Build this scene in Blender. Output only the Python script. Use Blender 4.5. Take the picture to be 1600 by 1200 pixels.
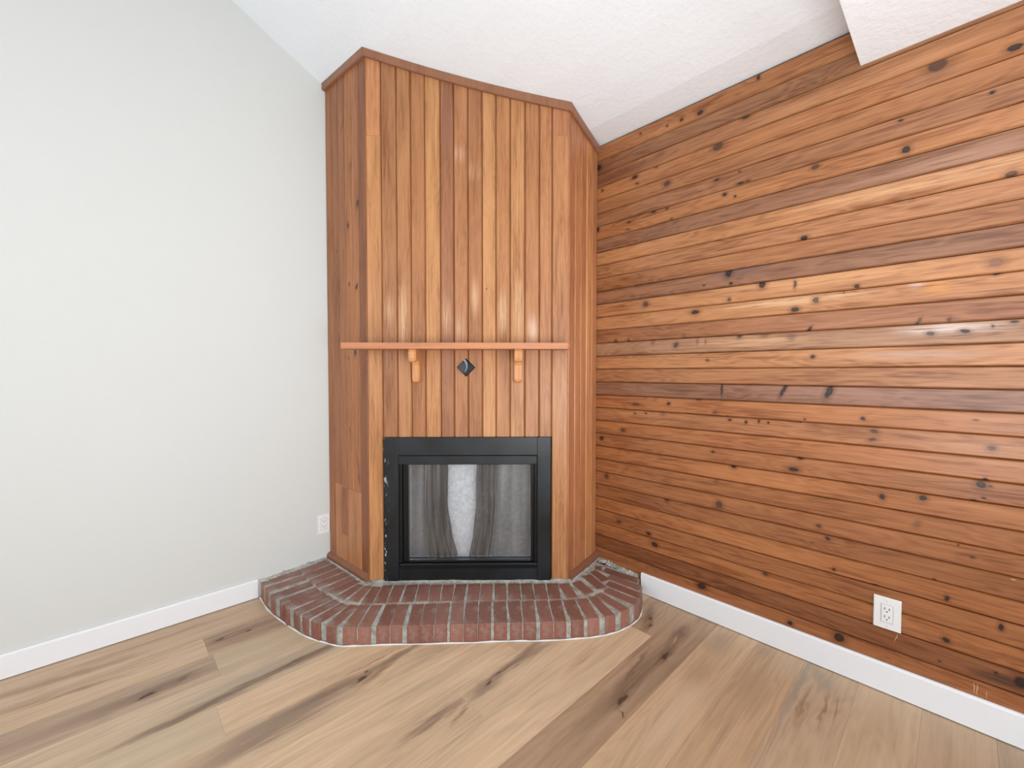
import bpy, bmesh, math, random
from mathutils import Vector, Matrix, noise as mnoise
random.seed(7)
S = bpy.context.scene
for o in list(bpy.data.objects): bpy.data.objects.remove(o)
C = S.collection

# ------------------------------------------------------------------ camera
TH, PT = math.radians(46.4), math.atan(18/667)
cam = bpy.data.objects.new('camera', bpy.data.cameras.new('camera')); C.objects.link(cam)
cam.data.sensor_width = 36; cam.data.lens = 36*667/1600; cam.data.clip_start = .02
fw = Vector((math.cos(TH)*math.cos(PT), math.sin(TH)*math.cos(PT), -math.sin(PT)))
cam.location = (-2.1357, -2.6078, 1.22)
cam.rotation_euler = fw.to_track_quat('-Z', 'Y').to_euler()
S.camera = cam
# ------------------------------------------------------------------ light
S.view_settings.view_transform = 'Standard'; S.view_settings.look = 'None'
S.view_settings.gamma = 1; S.view_settings.use_curve_mapping = False
S.view_settings.exposure = 0.0
w = bpy.data.worlds.new('world'); S.world = w; w.use_nodes = True
w.node_tree.nodes['Background'].inputs[0].default_value = (.9, .95, 1, 1)
w.node_tree.nodes['Background'].inputs[1].default_value = 2.0
def area(name, loc, direction, sx, sy, power, col=(1, 1, 1)):
    l = bpy.data.lights.new(name, 'AREA'); l.shape = 'RECTANGLE'; l.size = sx; l.size_y = sy
    l.energy = power; l.color = col
    o = bpy.data.objects.new(name, l); C.objects.link(o); o.location = loc
    o.rotation_euler = Vector(direction).to_track_quat('-Z', 'Y').to_euler()
    return o
# daylight through the two windows behind the photographer, and an added unseen fill light aimed up at the ceiling
area('window_daylight', (-4.5, -2.2, 1.65), (1, 0, 0), 2.6, 1.9, 24, (.89, .955, 1))
area('window_daylight', (-2.0, -5.1, 1.6), (0, 1, 0), 3.6, 2.0, 54, (.89, .955, 1))
area('ceiling_fill', (-1.8, -3.0, .9), (.12, .50, .85), 1.1, 1.1, 43, (.89, .955, 1))

# ------------------------------------------------------------------ helpers
def link(o, parent=None, world=False):
    C.objects.link(o)
    if parent:
        o.parent = parent
        if world: o.location = -parent.location
    return o
def mesh(name, verts, faces, mats, parent=None, smooth=False, world=False, mi=None):
    m = bpy.data.meshes.new(name); m.from_pydata([tuple(v) for v in verts], [], faces)
    bm = bmesh.new(); bm.from_mesh(m); bmesh.ops.recalc_face_normals(bm, faces=bm.faces); bm.to_mesh(m); bm.free()
    for k in (mats if isinstance(mats, list) else [mats]): m.materials.append(k)
    if mi:
        for p, i in zip(m.polygons, mi): p.material_index = i
    if smooth:
        for p in m.polygons: p.use_smooth = True
    o = bpy.data.objects.new(name, m); link(o, parent, world); return o
def thing(name, label, cat, loc=(0, 0, 0), rz=0, group=None):
    o = bpy.data.objects.new(name, None); C.objects.link(o); o.location = loc; o.rotation_euler = (0, 0, rz)
    o.empty_display_size = .05
    o['label'] = label; o['category'] = cat
    if group: o['group'] = group
    return o
def struct(o, label=None, cat='wall'):
    o['kind'] = 'structure'; 
    if label: o['label'] = label; o['category'] = cat
    return o
def prism_data(poly, lo, hi, axis):
    """poly of 2D points extruded along axis; lo/hi may be functions of the 2D point"""
    f = lambda q, p: q(p) if callable(q) else q
    def put(p, a): return {'x': (a, p[0], p[1]), 'y': (p[0], a, p[1]), 'z': (p[0], p[1], a)}[axis]
    n = len(poly)
    V = [put(p, f(lo, p)) for p in poly] + [put(p, f(hi, p)) for p in poly]
    F = [list(range(n)), list(range(n, 2*n))] + [[i, (i+1) % n, n+(i+1) % n, n+i] for i in range(n)]
    return V, F
def prism(name, poly, lo, hi, axis, mat, parent=None, world=False):
    V, F = prism_data(poly, lo, hi, axis); return mesh(name, V, F, mat, parent, world=world)
def box(name, a, b, mat, parent=None, bev=0, world=False, seg=2):
    bm = bmesh.new(); bmesh.ops.create_cube(bm, size=1)
    for v in bm.verts: v.co = Vector([(a[i]+b[i])/2 + v.co[i]*abs(b[i]-a[i]) for i in range(3)])
    if bev: bmesh.ops.bevel(bm, geom=bm.edges[:], offset=bev, segments=seg, affect='EDGES', profile=.5)
    m = bpy.data.meshes.new(name); bm.to_mesh(m); bm.free(); m.materials.append(mat)
    o = bpy.data.objects.new(name, m); link(o, parent, world); return o
def join_boxes(name, boxes, mat, parent=None, bev=0):
    bm = bmesh.new()
    for a, b in boxes:
        r = bmesh.ops.create_cube(bm, size=1)
        for v in r['verts']: v.co = Vector([(a[i]+b[i])/2 + v.co[i]*abs(b[i]-a[i]) for i in range(3)])
        if bev:
            es = list({e for v in r['verts'] for e in v.link_edges})
            bmesh.ops.bevel(bm, geom=es, offset=bev, segments=2, affect='EDGES', profile=.5)
    m = bpy.data.meshes.new(name); bm.to_mesh(m); bm.free(); m.materials.append(mat)
    o = bpy.data.objects.new(name, m); link(o, parent); return o

# ------------------------------------------------------------------ materials
class NT:
    def __init__(s, name):
        s.m = bpy.data.materials.new(name); s.m.use_nodes = True; s.t = s.m.node_tree
        s.b = s.t.nodes['Principled BSDF']; s.out = s.t.nodes['Material Output']
    def n(s, typ, **kw):
        nd = s.t.nodes.new(typ)
        for k, v in kw.items():
            if k == 'inp':
                for a, b in v.items():
                    if isinstance(b, bpy.types.NodeSocket): s.t.links.new(b, nd.inputs[a])
                    else: nd.inputs[a].default_value = b
            else: setattr(nd, k, v)
        return nd
    def math(s, op, a, b=0.0, c=0.0):
        return s.n('ShaderNodeMath', operation=op, inp={0: a, 1: b, 2: c}).outputs[0]
    def smooth(s, v, a, b, lo=0.0, hi=1.0):
        return s.n('ShaderNodeMapRange', interpolation_type='SMOOTHSTEP', inp={0: v, 1: a, 2: b, 3: lo, 4: hi}).outputs[0]
    def mix(s, fac, a, b, mode='MIX'):
        nd = s.n('ShaderNodeMixRGB', blend_type=mode, inp={0: fac})
        for i, q in ((1, a), (2, b)):
            if isinstance(q, bpy.types.NodeSocket): s.t.links.new(q, nd.inputs[i])
            else: nd.inputs[i].default_value = (*q[:3], 1)
        return nd.outputs[0]
    def noise(s, vec, scale, detail=2, rough=.5, dist=0):
        return s.n('ShaderNodeTexNoise', inp={'Vector': vec, 'Scale': scale, 'Detail': detail, 'Roughness': rough, 'Distortion': dist})
    def mapping(s, vec, loc=(0, 0, 0), rot=(0, 0, 0), sc=(1, 1, 1), typ='POINT'):
        return s.n('ShaderNodeMapping', vector_type=typ, inp={0: vec, 1: loc, 2: rot, 3: sc}).outputs[0]
    def bump(s, h, strength=.3, dist=.002):
        b = s.n('ShaderNodeBump', inp={'Height': h, 'Strength': strength, 'Distance': dist}); s.t.links.new(b.outputs[0], s.b.inputs['Normal'])
    def fin(s, col=None, rough=None, metal=None, spec=None):
        for k, v in (('Base Color', col), ('Roughness', rough), ('Metallic', metal), ('Specular IOR Level', spec)):
            if v is None: continue
            if isinstance(v, bpy.types.NodeSocket): s.t.links.new(v, s.b.inputs[k])
            elif k == 'Base Color': s.b.inputs[k].default_value = (*v[:3], 1)
            else: s.b.inputs[k].default_value = v
        return s.m
def plain(name, col, rough=.5, metal=0, spec=.5):
    return NT(name).fin(col, rough, metal, spec)

def wood(name, base, along, seed=0, knots=(), patches=(), rough=.38, contrast=1.0, rings=.5, warp=.006, dark=None, knotcol=(.014, .010, .009), bump=.15, spec=.32, streak=0.0, bx=1.0):
    """knots: (x,y,z, rx,ry,rz, rot_vector, kind)   patches: (loc3, scale3, rot3, colour, strength)"""
    g = NT(name); ai = 'XYZ'.index(along)
    co = g.n('ShaderNodeTexCoord').outputs['Object']
    off = (seed*1.37 % 11, seed*2.11 % 13, seed*.73 % 7)
    def sc(al, ac): v = [ac]*3; v[ai] = al; return tuple(v)
    big = g.mapping(co, off, sc=sc(.55*bx, 4.5*bx))
    n0 = g.noise(big, 2.2, 3, .55, .3).outputs[0]
    ring = g.math('SINE', g.math('MULTIPLY', n0, 95.0))
    med = g.noise(g.mapping(co, off, sc=sc(.8*bx, 22*bx)), 5, 4, .6).outputs[0]
    fine = g.noise(g.mapping(co, off, sc=sc(2.2, 95)), 8, 3, .6).outputs[0]
    tone = g.noise(g.mapping(co, off, sc=sc(1.2, 9)), 1.6, 2).outputs[0]
    v = g.math('MULTIPLY_ADD', g.math('SUBTRACT', med, .5), 1.1*contrast, .5)
    v = g.math('MULTIPLY_ADD', g.math('SUBTRACT', fine, .5), .55*contrast, v)
    v = g.math('MULTIPLY_ADD', g.math('SUBTRACT', tone, .5), .9*contrast, v)
    v = g.math('MULTIPLY_ADD', ring, .10*rings*contrast, v)
    dk = dark or (base[0]*.52, base[1]*.42, base[2]*.36)
    hi = (min(1, base[0]*1.27), min(1, base[1]*1.36), min(1, base[2]*1.42))
    r = g.n('ShaderNodeValToRGB', inp={0: v}); e = r.color_ramp.elements
    e[0].position = .08; e[0].color = (*dk, 1); e[1].position = .92; e[1].color = (*hi, 1)
    q = e.new(.5); q.color = (*base, 1)
    col = r.outputs[0]
    nv = g.noise(g.mapping(co, off, sc=sc(10, 45)), 1.5, 2)
    wv = g.n('ShaderNodeVectorMath', operation='MULTIPLY_ADD', inp={0: nv.outputs['Color'], 1: (warp,)*3, 2: co})
    wv = g.n('ShaderNodeVectorMath', operation='SUBTRACT', inp={0: wv.outputs[0], 1: (warp/2,)*3}).outputs[0]
    def blob(loc, s3, rot):
        return g.n('ShaderNodeVectorMath', operation='LENGTH', inp={0: g.mapping(wv, loc, rot, s3, 'TEXTURE')}).outputs['Value']
    for loc, s3, rot, pc, st in patches:
        m = g.math('MULTIPLY', g.smooth(blob(loc, s3, rot), 1.2, .1), st)
        if not streak and s3[1] > .003 and s3[2] > .003: m = g.math('MULTIPLY', m, g.math('ADD', g.smooth(g.math('MULTIPLY_ADD', fine, .5, med), .55, .85), .25))
        if streak: m = g.math('MULTIPLY', m, g.smooth(g.math('ADD', med, g.math('MULTIPLY', fine, .25)), .62-streak*.3, .62))
        col = g.mix(m, col, pc)
    rg = rough
    for kind in (2, 1, 0):
        ks = [k for k in knots if k[7] == kind]
        if not ks: continue
        d = None
        for k in ks:
            b = blob(k[0:3], k[3:6], k[6]); d = b if d is None else g.math('MINIMUM', d, b)
        halo = g.math('MULTIPLY', g.smooth(d, 2.3, .8), (.50, .42, .32)[kind])
        col = g.mix(halo, col, (base[0]*.36, base[1]*.30, base[2]*.30))
        core = g.math('MULTIPLY', g.smooth(d, 1.02, .62), (.96, .82, .4)[kind])
        core = g.math('MULTIPLY', core, g.math('MULTIPLY_ADD', g.smooth(d, 0, .8), .12, .88))
        col = g.mix(core, col, (knotcol, (.045, .026, .020), (.10, .06, .045))[kind])
    rgh = g.math('MULTIPLY_ADD', g.math('SUBTRACT', med, .5), -.25, rough)
    h = g.math('MULTIPLY_ADD', fine, .4, g.math('MULTIPLY', med, .8))
    g.bump(h, bump, .0015)
    return g.fin(col, rgh, 0, spec)
# ------------------------------------------------------------------ plain materials
def plaster(name, col, scale, strength, rough=.85, det=3):
    g = NT(name); co = g.n('ShaderNodeTexCoord').outputs['Object']
    a = g.noise(co, scale, det, .6).outputs[0]; b = g.noise(co, scale*.35, 2).outputs[0]
    h = g.math('MULTIPLY_ADD', g.smooth(b, .42, .62), .6, a)
    g.bump(h, strength, .004)
    t = g.noise(co, 1.3, 2).outputs[0]
    c = g.mix(g.smooth(t, .3, .7), tuple(q*.985 for q in col), col)
    return g.fin(c, rough, 0, .3)
M_WALL = plaster('cream_plaster', (.685, .695, .675), 170, .06)
M_CEIL = plaster('stippled_ceiling', (.875, .92, .965), 110, .22, .9)
M_WALL2 = plaster('white_plaster', (.82, .82, .80), 120, .12)
M_BASE = plaster('white_baseboard_paint', (.86, .865, .89), 260, .06, .45)
M_PLATE = plain('white_plastic', (.86, .86, .86), .35)
M_SLOT = plain('dark_slot', (.03, .03, .03), .6)
M_BACK = plain('dark_backing', (.05, .025, .012), .9)
M_CAULK = plain('white_caulk', (.82, .82, .80), .5)
M_METALW = plain('window_white', (.85, .85, .85), .4)

# ------------------------------------------------------------------ shell
XW, YW = -4.6, -5.2
def zc(x):
    a = abs(x)
    return 2.549 + .166*a + .1155*a*a if a < 1.5 else 3.0579 + .5125*(a-1.5)
xs = [0, -.15, -.3, -.5, -.7, -.9, -1.1, -1.3, -1.5, -2.2, -3.0, XW]
prof = [(x, zc(x)) for x in xs]
# left wall (plane y = 0, seen on the left)
o = prism('wall_left', [(XW-.1, -.02)] + [(0.02, -.02)] + [(x, z+.02) for x, z in prof] + [(XW-.1, zc(XW)+.05)], 0.0, .12, 'y', M_WALL)
struct(o, 'cream plastered wall left of the wooden fireplace surround')
cl = prof + [(x, z+.1) for x, z in reversed(prof)]
struct(prism('ceiling', [(.14, 2.549), *cl[1:len(prof)], (XW-.1, zc(XW)), (XW-.1, zc(XW)+.1)] + [(x, z+.1) for x, z in reversed(prof)][:-1] + [(.14, 2.66)], YW-.1, .12, 'y', M_CEIL),
       'white stippled ceiling sloping down to the wooden wall', 'ceiling')
# lower flat part of the ceiling, its edge shows at the top right
struct(prism('ceiling', [(0, 2.404), (XW, 2.404)] + [(x, z) for x, z in reversed(prof)], YW, -2.319, 'y', M_CEIL),
       'lower flat white ceiling whose edge drops over the top boards of the wooden wall', 'ceiling')
# back walls with windows (behind the camera)
def window_wall(name, axis, pos, thick, a0, a1, h, wa0, wa1, wz0, wz1, lab):
    quads = [((a0, 0), (wa0, h)), ((wa1, 0), (a1, h)), ((wa0, 0), (wa1, wz0)), ((wa0, wz1), (wa1, h))]
    bx = []
    for (p, z0), (q, z1) in quads:
        bx.append(((pos, p, z0), (pos+thick, q, z1)) if axis == 'x' else ((p, pos, z0), (q, pos+thick, z1)))
    return struct(join_boxes(name, bx, M_WALL2), lab)
window_wall('wall_opposite', 'x', XW, -.12, YW, 0, 4.75, -4.0, -1.2, .65, 2.3, 'white wall with a window facing the wooden wall')
window_wall('wall_back', 'y', YW, -.12, XW, .12, 4.75, -3.5, -.5, .7, 2.25, 'white wall with a window behind the photographer')
def window(name, axis, pos, a0, a1, z0, z1, lab):
    bx = []
    for lo, hi in (((a0, z0), (a0+.06, z1)), ((a1-.06, z0), (a1, z1)), ((a0+.06, z0), (a1-.06, z0+.06)), ((a0+.06, z1-.06), (a1-.06, z1)), (((a0+a1)/2-.025, z0+.06), ((a0+a1)/2+.025, z1-.06))):
        bx.append(((pos-.09, lo[0], lo[1]), (pos-.03, hi[0], hi[1])) if axis == 'x' else ((lo[0], pos-.09, lo[1]), (hi[0], pos-.03, hi[1])))
    return struct(join_boxes(name, bx, M_METALW), lab, 'window')
window('window_1', 'x', XW, -4.0, -1.2, .65, 2.3, 'white framed window in the wall facing the wooden wall')
window('window_2', 'y', YW, -3.5, -.5, .7, 2.25, 'white framed window behind the photographer')

# ------------------------------------------------------------------ right wall of horizontal boards
LL, O, Mm, Dd, P, G = (.57, .25, .105), (.50, .205, .082), (.44, .18, .075), (.32, .125, .058), (.34, .155, .085), (.46, .235, .130)
TINT = [O, (.37, .165, .078), (.42, .175, .075), O, Mm, (.42, .18, .085), O, (.36, .165, .088), LL, (.52, .225, .10), Mm, P, LL, LL, (.43, .175, .08), G,
        LL, (.48, .20, .085), (.335, .155, .09), O, (.50, .22, .10), O, Mm, O, Mm, (.45, .185, .08), (.40, .165, .072), O, Mm, O, (.33, .13, .056), (.44, .175, .072)]
TINT = [(a*.73, b*.72, c*.70) for a, b, c in TINT[:19]] + [(a*.72, b*.65, c*.58) for a, b, c in TINT[19:]]
KNOTS = {
  0: [(-1.703,2.494,0.0188,0.0124,4,0),(-1.61,2.499,0.01,0.0096,0,0),(-1.535,2.498,0.007,0.0066,0,1),(-1.381,2.52,0.0077,0.0069,0,1),(-1.96,2.537,0.0078,0.0113,0,0)],
  1: [(-1.111,2.43,0.0181,0.0187,0,0)],
  2: [(-1.91,2.387,0.0216,0.0115,2,0),(-1.497,2.371,0.0251,0.01,2,2)],
  3: [(-1.79,2.297,0.0266,0.0212,-10,1),(-1.476,2.312,0.0109,0.0101,0,1),(-1.348,2.297,0.0197,0.0105,-10,0),(-1.364,2.257,0.0117,0.007,10,1),(-1.135,2.288,0.009,0.0075,0,1),(-2.532,2.298,0.0305,0.0245,5,1),(-2.708,2.264,0.0216,0.0122,5,0)],
  4: [(-1.535,2.203,0.0211,0.0132,-11,1)],
  5: [(-1.786,2.141,0.0148,0.0061,-3,0),(-1.886,2.147,0.0055,0.0044,0,0),(-1.892,2.093,0.0192,0.0064,2,0),(-1.924,2.094,0.0107,0.0058,2,1),(-2.664,2.143,0.0071,0.0046,3,0),(-2.438,2.145,0.0079,0.0051,3,0)],
  6: [(-1.823,2.061,0.0116,0.009,1,0),(-1.87,2.038,0.0056,0.0059,0,0),(-1.46,2.078,0.0147,0.0102,1,0),(-1.536,2.074,0.0088,0.0066,1,0),(-1.314,2.06,0.0081,0.0053,0,0),(-1.307,2.023,0.0122,0.0053,0,1),(-1.561,2.014,0.0086,0.0066,0,1),(-1.104,2.068,0.0137,0.0151,0,0),(-2.455,2.034,0.0139,0.0139,11,0),(-2.178,2.067,0.0154,0.0131,1,1)],
  8: [(-2.709,1.862,0.0163,0.0103,-6,1)],
  9: [(-2.145,1.784,0.0159,0.0107,1,0),(-2.477,1.854,0.0051,0.0092,0,2),(-2.467,1.852,0.0026,0.0093,0,2)],
  11: [(-1.847,1.693,0.0171,0.027,10,0),(-1.856,1.638,0.0085,0.0075,0,0),(-1.732,1.647,0.0077,0.0047,0,1)],
  12: [(-1.988,1.613,0.0155,0.0171,-15,0),(-2.114,1.594,0.0058,0.019,0,1),(-1.42,1.592,0.019,0.0156,0,1),(-1.85,1.564,0.0086,0.009,15,1),(-2.681,1.583,0.0197,0.0168,2,2),(-2.322,1.558,0.0098,0.0075,15,0)],
  13: [(-1.689,1.52,0.0224,0.0127,0,0),(-2.115,1.488,0.0164,0.0109,0,0),(-2.683,1.547,0.0098,0.0076,0,0),(-2.28,1.539,0.0031,0.0038,0,1),(-2.188,1.52,0.0132,0.0132,0,1)],
  14: [(-1.233,1.401,0.0107,0.0111,0,1),(-1.316,1.396,0.0081,0.0144,0,1),(-1.635,1.402,0.01,0.0162,0,2),(-2.167,1.398,0.0067,0.016,30,0),(-2.501,1.405,0.005,0.0139,30,1),(-2.579,1.405,0.0062,0.0078,-15,1)],
  15: [(-1.463,1.382,0.0093,0.0137,0,2),(-1.592,1.362,0.0137,0.0165,40,1),(-1.703,1.373,0.0063,0.0127,0,2),(-1.744,1.371,0.0046,0.0125,0,2),(-1.895,1.387,0.0111,0.0104,0,1),(-2.002,1.384,0.0179,0.0114,-7,2),(-2.105,1.371,0.0142,0.011,0,2),(-2.532,1.359,0.0131,0.0091,0,1),(-2.616,1.361,0.0136,0.007,8,0),(-2.727,1.384,0.0108,0.0066,-2,0),(-2.678,1.374,0.0042,0.0064,0,1)],
  16: [(-1.753,1.279,0.0092,0.0069,0,1),(-2.182,1.287,0.0089,0.008,0,0)],
  18: [(-1.821,1.14,0.0047,0.0337,0,0),(-2.079,1.143,0.0073,0.0362,25,0),(-2.24,1.141,0.0128,0.0339,20,0)],
  19: [(-1.712,1.087,0.0127,0.0064,0,1),(-1.557,1.056,0.0105,0.0084,0,0),(-1.366,1.043,0.0277,0.0071,0,1),(-1.791,1.025,0.012,0.0062,0,1),(-2.157,1.023,0.0046,0.0041,0,0),(-2.349,1.04,0.0078,0.007,0,0),(-2.648,1.059,0.0073,0.0035,0,1)],
  20: [(-1.359,0.992,0.006,0.0054,0,0),(-1.426,0.996,0.0057,0.0053,0,0),(-1.525,1.006,0.0143,0.017,0,2),(-1.858,0.996,0.0086,0.0061,0,0),(-1.929,0.99,0.0068,0.0089,0,0),(-1.983,0.997,0.0052,0.0072,0,0),(-2.022,0.996,0.0051,0.0057,0,0),(-2.141,1.01,0.0046,0.0041,0,1),(-2.384,0.994,0.0132,0.0099,6,1),(-2.379,0.961,0.0132,0.0074,-15,1),(-2.684,0.968,0.0128,0.0107,-10,1)],
  21: [(-1.287,0.891,0.0208,0.011,0,1),(-2.673,0.859,0.0057,0.0086,0,0)],
  22: [(-1.141,0.829,0.0136,0.0115,0,0),(-1.784,0.834,0.0091,0.005,0,0),(-2.144,0.855,0.0115,0.0096,0,0),(-2.121,0.803,0.0212,0.0097,0,0),(-2.663,0.841,0.0145,0.0152,3,0),(-2.685,0.839,0.0057,0.0043,13,1),(-2.65,0.782,0.0088,0.0079,-3,0),(-2.672,0.798,0.0058,0.0043,0,0)],
  23: [(-1.879,0.78,0.0141,0.0121,2,0),(-2.412,0.746,0.0092,0.011,11,0),(-2.523,0.764,0.0117,0.0116,6,0)],
  24: [(-1.804,0.7,0.009,0.0187,20,2),(-2.51,0.666,0.0084,0.0141,30,2)],
  25: [(-1.817,0.583,0.0178,0.0186,0,1),(-1.177,0.607,0.0178,0.0152,0,1),(-2.214,0.582,0.0099,0.008,0,1),(-2.648,0.587,0.0074,0.0048,-7,1),(-2.615,0.62,0.0023,0.0034,0,0)],
  26: [(-1.552,0.547,0.0142,0.0102,15,1),(-2.245,0.537,0.0085,0.0053,15,0),(-2.558,0.481,0.004,0.0035,0,0)],
  27: [(-2.268,0.419,0.0063,0.0079,0,0),(-2.396,0.4,0.0094,0.0045,-5,0),(-2.591,0.423,0.0071,0.0102,0,0)],
  28: [(-1.449,0.338,0.0152,0.0088,0,0),(-1.262,0.357,0.017,0.0112,-1,1),(-2.717,0.375,0.0076,0.0118,-1,0)],
  29: [(-1.485,0.289,0.0204,0.014,8,0),(-2.02,0.312,0.0128,0.0087,8,1),(-2.591,0.274,0.011,0.011,2,0)],
  30: [(-2.763,0.212,0.0199,0.021,1,0),(-2.71,0.216,0.0042,0.0043,0,0),(-2.575,0.19,0.0048,0.0035,1,0)],
  31: [(-1.737,0.153,0.0252,0.0177,0,0),(-2.118,0.131,0.0119,0.0112,0,0),(-2.289,0.145,0.0197,0.0183,5,0)],
}

wr = prism('wall_right', [(.014, -.02), (.12, -.02), (.12, 2.6), (.014, 2.6)], YW, .12, 'y', M_BACK)
struct(wr, 'wall clad in horizontal knotty cedar boards right of the fireplace')
RX = math.radians
def wk(l):  # wall knot -> 3D knot
    return [(0, y, z, 1, ry, rz, (RX(r), 0, 0), k) for y, z, ry, rz, r, k in l]
WP = {   # coloured marks on single boards, plus painted-in sheen and a shade band
 15: [((0, -2.573, 1.372), (1, .16, .026), (0, 0, 0), (.60, .47, .40), .75), ((0, -1.95, 1.36), (1, .30, .03), (0, 0, 0), (.62, .35, .18), .6)],  # first mark: window reflection painted in as a grey haze
 12: [((0, -2.15, 1.60), (1, .45, .03), (0, 0, 0), (.66, .34, .16), .5)],
 13: [((0, -2.55, 1.523), (1, .05, .03), (0, 0, 0), (.58, .24, .07), .8), ((0, -2.10, 1.525), (1, .35, .022), (0, 0, 0), (.74, .46, .26), .55), ((0, -2.49, 1.54), (1, .03, .02), (0, 0, 0), (.6, .4, .32), .6)],  # long light mark paints the window highlight into the board colour
 11: [((0, -1.90, 1.69), (1, .16, .035), (0, 0, 0), (.15, .085, .085), .7), ((0, -1.3, 1.67), (1, .5, .03), (0, 0, 0), (.36, .15, .07), .6)],
 18: [((0, -2.3, 1.14), (1, .5, .05), (0, 0, 0), (.33, .165, .115), .6), ((0, -1.38, 1.14), (1, .02, .05), (0, 0, 0), (.22, .1, .06), .6)],  # narrow dark band near the corner is shade painted in
 16: [((0, -2.5, 1.285), (1, .22, .02), (0, 0, 0), (.45, .27, .19), .7)],
 2: [((0, -1.2, 2.35), (1, .35, .035), (0, 0, 0), (.17, .065, .035), .85), ((0, -2.3, 2.34), (1, .5, .03), (0, 0, 0), (.55, .26, .12), .6)],
 3: [((0, -2.52, 2.262), (1, .12, .03), (0, 0, 0), (.36, .17, .09), .7)],
 1: [((0, -1.13, 2.40), (1, .09, .05), (0, 0, 0), (.16, .07, .04), .7)],
 7: [((0, -2.6, 1.955), (1, .5, .03), (0, 0, 0), (.38, .20, .13), .7)],
 8: [((0, -2.5, 1.90), (1, .5, .03), (0, 0, 0), (.64, .36, .19), .6)],
 21: [((0, -1.6, .875), (1, .9, .008), (0, 0, 0), (.30, .12, .055), .7), ((0, -2.4, .882), (1, .6, .006), (0, 0, 0), (.34, .14, .06), .7)],
 22: [((0, -1.2, .84), (1, .15, .012), (0, 0, 0), (.16, .07, .04), .6)],
 25: [((0, -2.0, .585), (1, .9, .008), (0, 0, 0), (.28, .11, .05), .7)],
 29: [((0, -2.5, .27), (1, .3, .006), (0, 0, 0), (.22, .09, .05), .7)],
 30: [((0, -2.46, .222), (1, .0012, .020), (RX(14), 0, 0), (.75, .55, .36), .9), ((0, -2.72, .20), (1, .09, .025), (0, 0, 0), (.06, .03, .02), .85), ((0, -2.56, .215), (1, .12, .004), (RX(2), 0, 0), (.12, .05, .03), .8)],
 31: [((0, -2.662, .14), (1, .0012, .022), (RX(-4), 0, 0), (.8, .6, .42), .9), ((0, -2.669, .138), (1, .0012, .024), (RX(3), 0, 0), (.8, .6, .42), .9), ((0, -2.69, .132), (1, .001, .014), (0, 0, 0), (.75, .55, .36), .8), ((0, -2.35, .115), (1, .5, .006), (0, 0, 0), (.24, .09, .045), .7)],
 26: [((0, -2.74, .545), (1, .008, .002), (0, 0, 0), (.85, .7, .55), .9)],
}
for k in range(32):
    zt = 2.4679 - .0767*(k-1) if k else 2.549; zb = 2.4679 - .0767*k
    if k == 31: zb = .012
    if k == 0: zt = 2.553
    dx = random.uniform(-.0012, .0012); c = .0058
    sec = [(.014, zb+.001), (dx+c, zb+.001), (dx, zb+c), (dx, zt-c*.8), (dx+c, zt-.001), (.014, zt-.001)]
    t = TINT[k]; m = wood('cedar_board', t, 'Y', seed=k*3.1+1, knots=wk(KNOTS.get(k, [])), patches=WP.get(k, ()), contrast=1.05, rings=1.1, rough=.35, warp=.012, spec=.42)
    prism('plank', sec, YW, -.0, 'y', m, wr)

# ------------------------------------------------------------------ left / right baseboards
def baseboard(name, poly, lo, hi, axis, lab):
    struct(prism(name, poly, lo, hi, axis, M_BASE), lab, 'baseboard')
baseboard('baseboard_left', [(-.0, .004), (-.013, .004), (-.013, .094), (-.010, .102), (-.001, .102)], XW, -1.560, 'x', 'white baseboard along the cream wall left of the brick hearth')
baseboard('baseboard_right', [(-.002, .004), (-.014, .004), (-.014, .106), (-.011, .114), (-.002, .114)], YW, -1.412, 'y', 'white baseboard under the knotty wooden wall right of the brick hearth')

# ------------------------------------------------------------------ floor planks
fl = prism('floor', [(XW-.1, YW-.1), (.13, YW-.1), (.13, .12), (XW-.1, .12)], -.1, -.006, 'z', plain('floor_underlay', (.06, .04, .03), .9))
struct(fl, 'wood look plank floor with brown streaks and knots', 'floor')
dk, dk2, rd, lt = (.17, .105, .07), (.28, .19, .13), (.30, .155, .085), (.66, .49, .335)
gy = (.36, .29, .215)
A_, B_, D_ = (.58, .415, .275), (.50, .345, .225), (.34, .235, .16)
def fp(x, y, rx, ry, rot, c, s): return ((x, y, 0), (rx, ry, 1), (0, 0, RX(rot)), c, s)
def fk(x, y, rx, ry, rot, k): return (x, y, 0, rx, ry, 1, (0, 0, RX(rot)), k)
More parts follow.
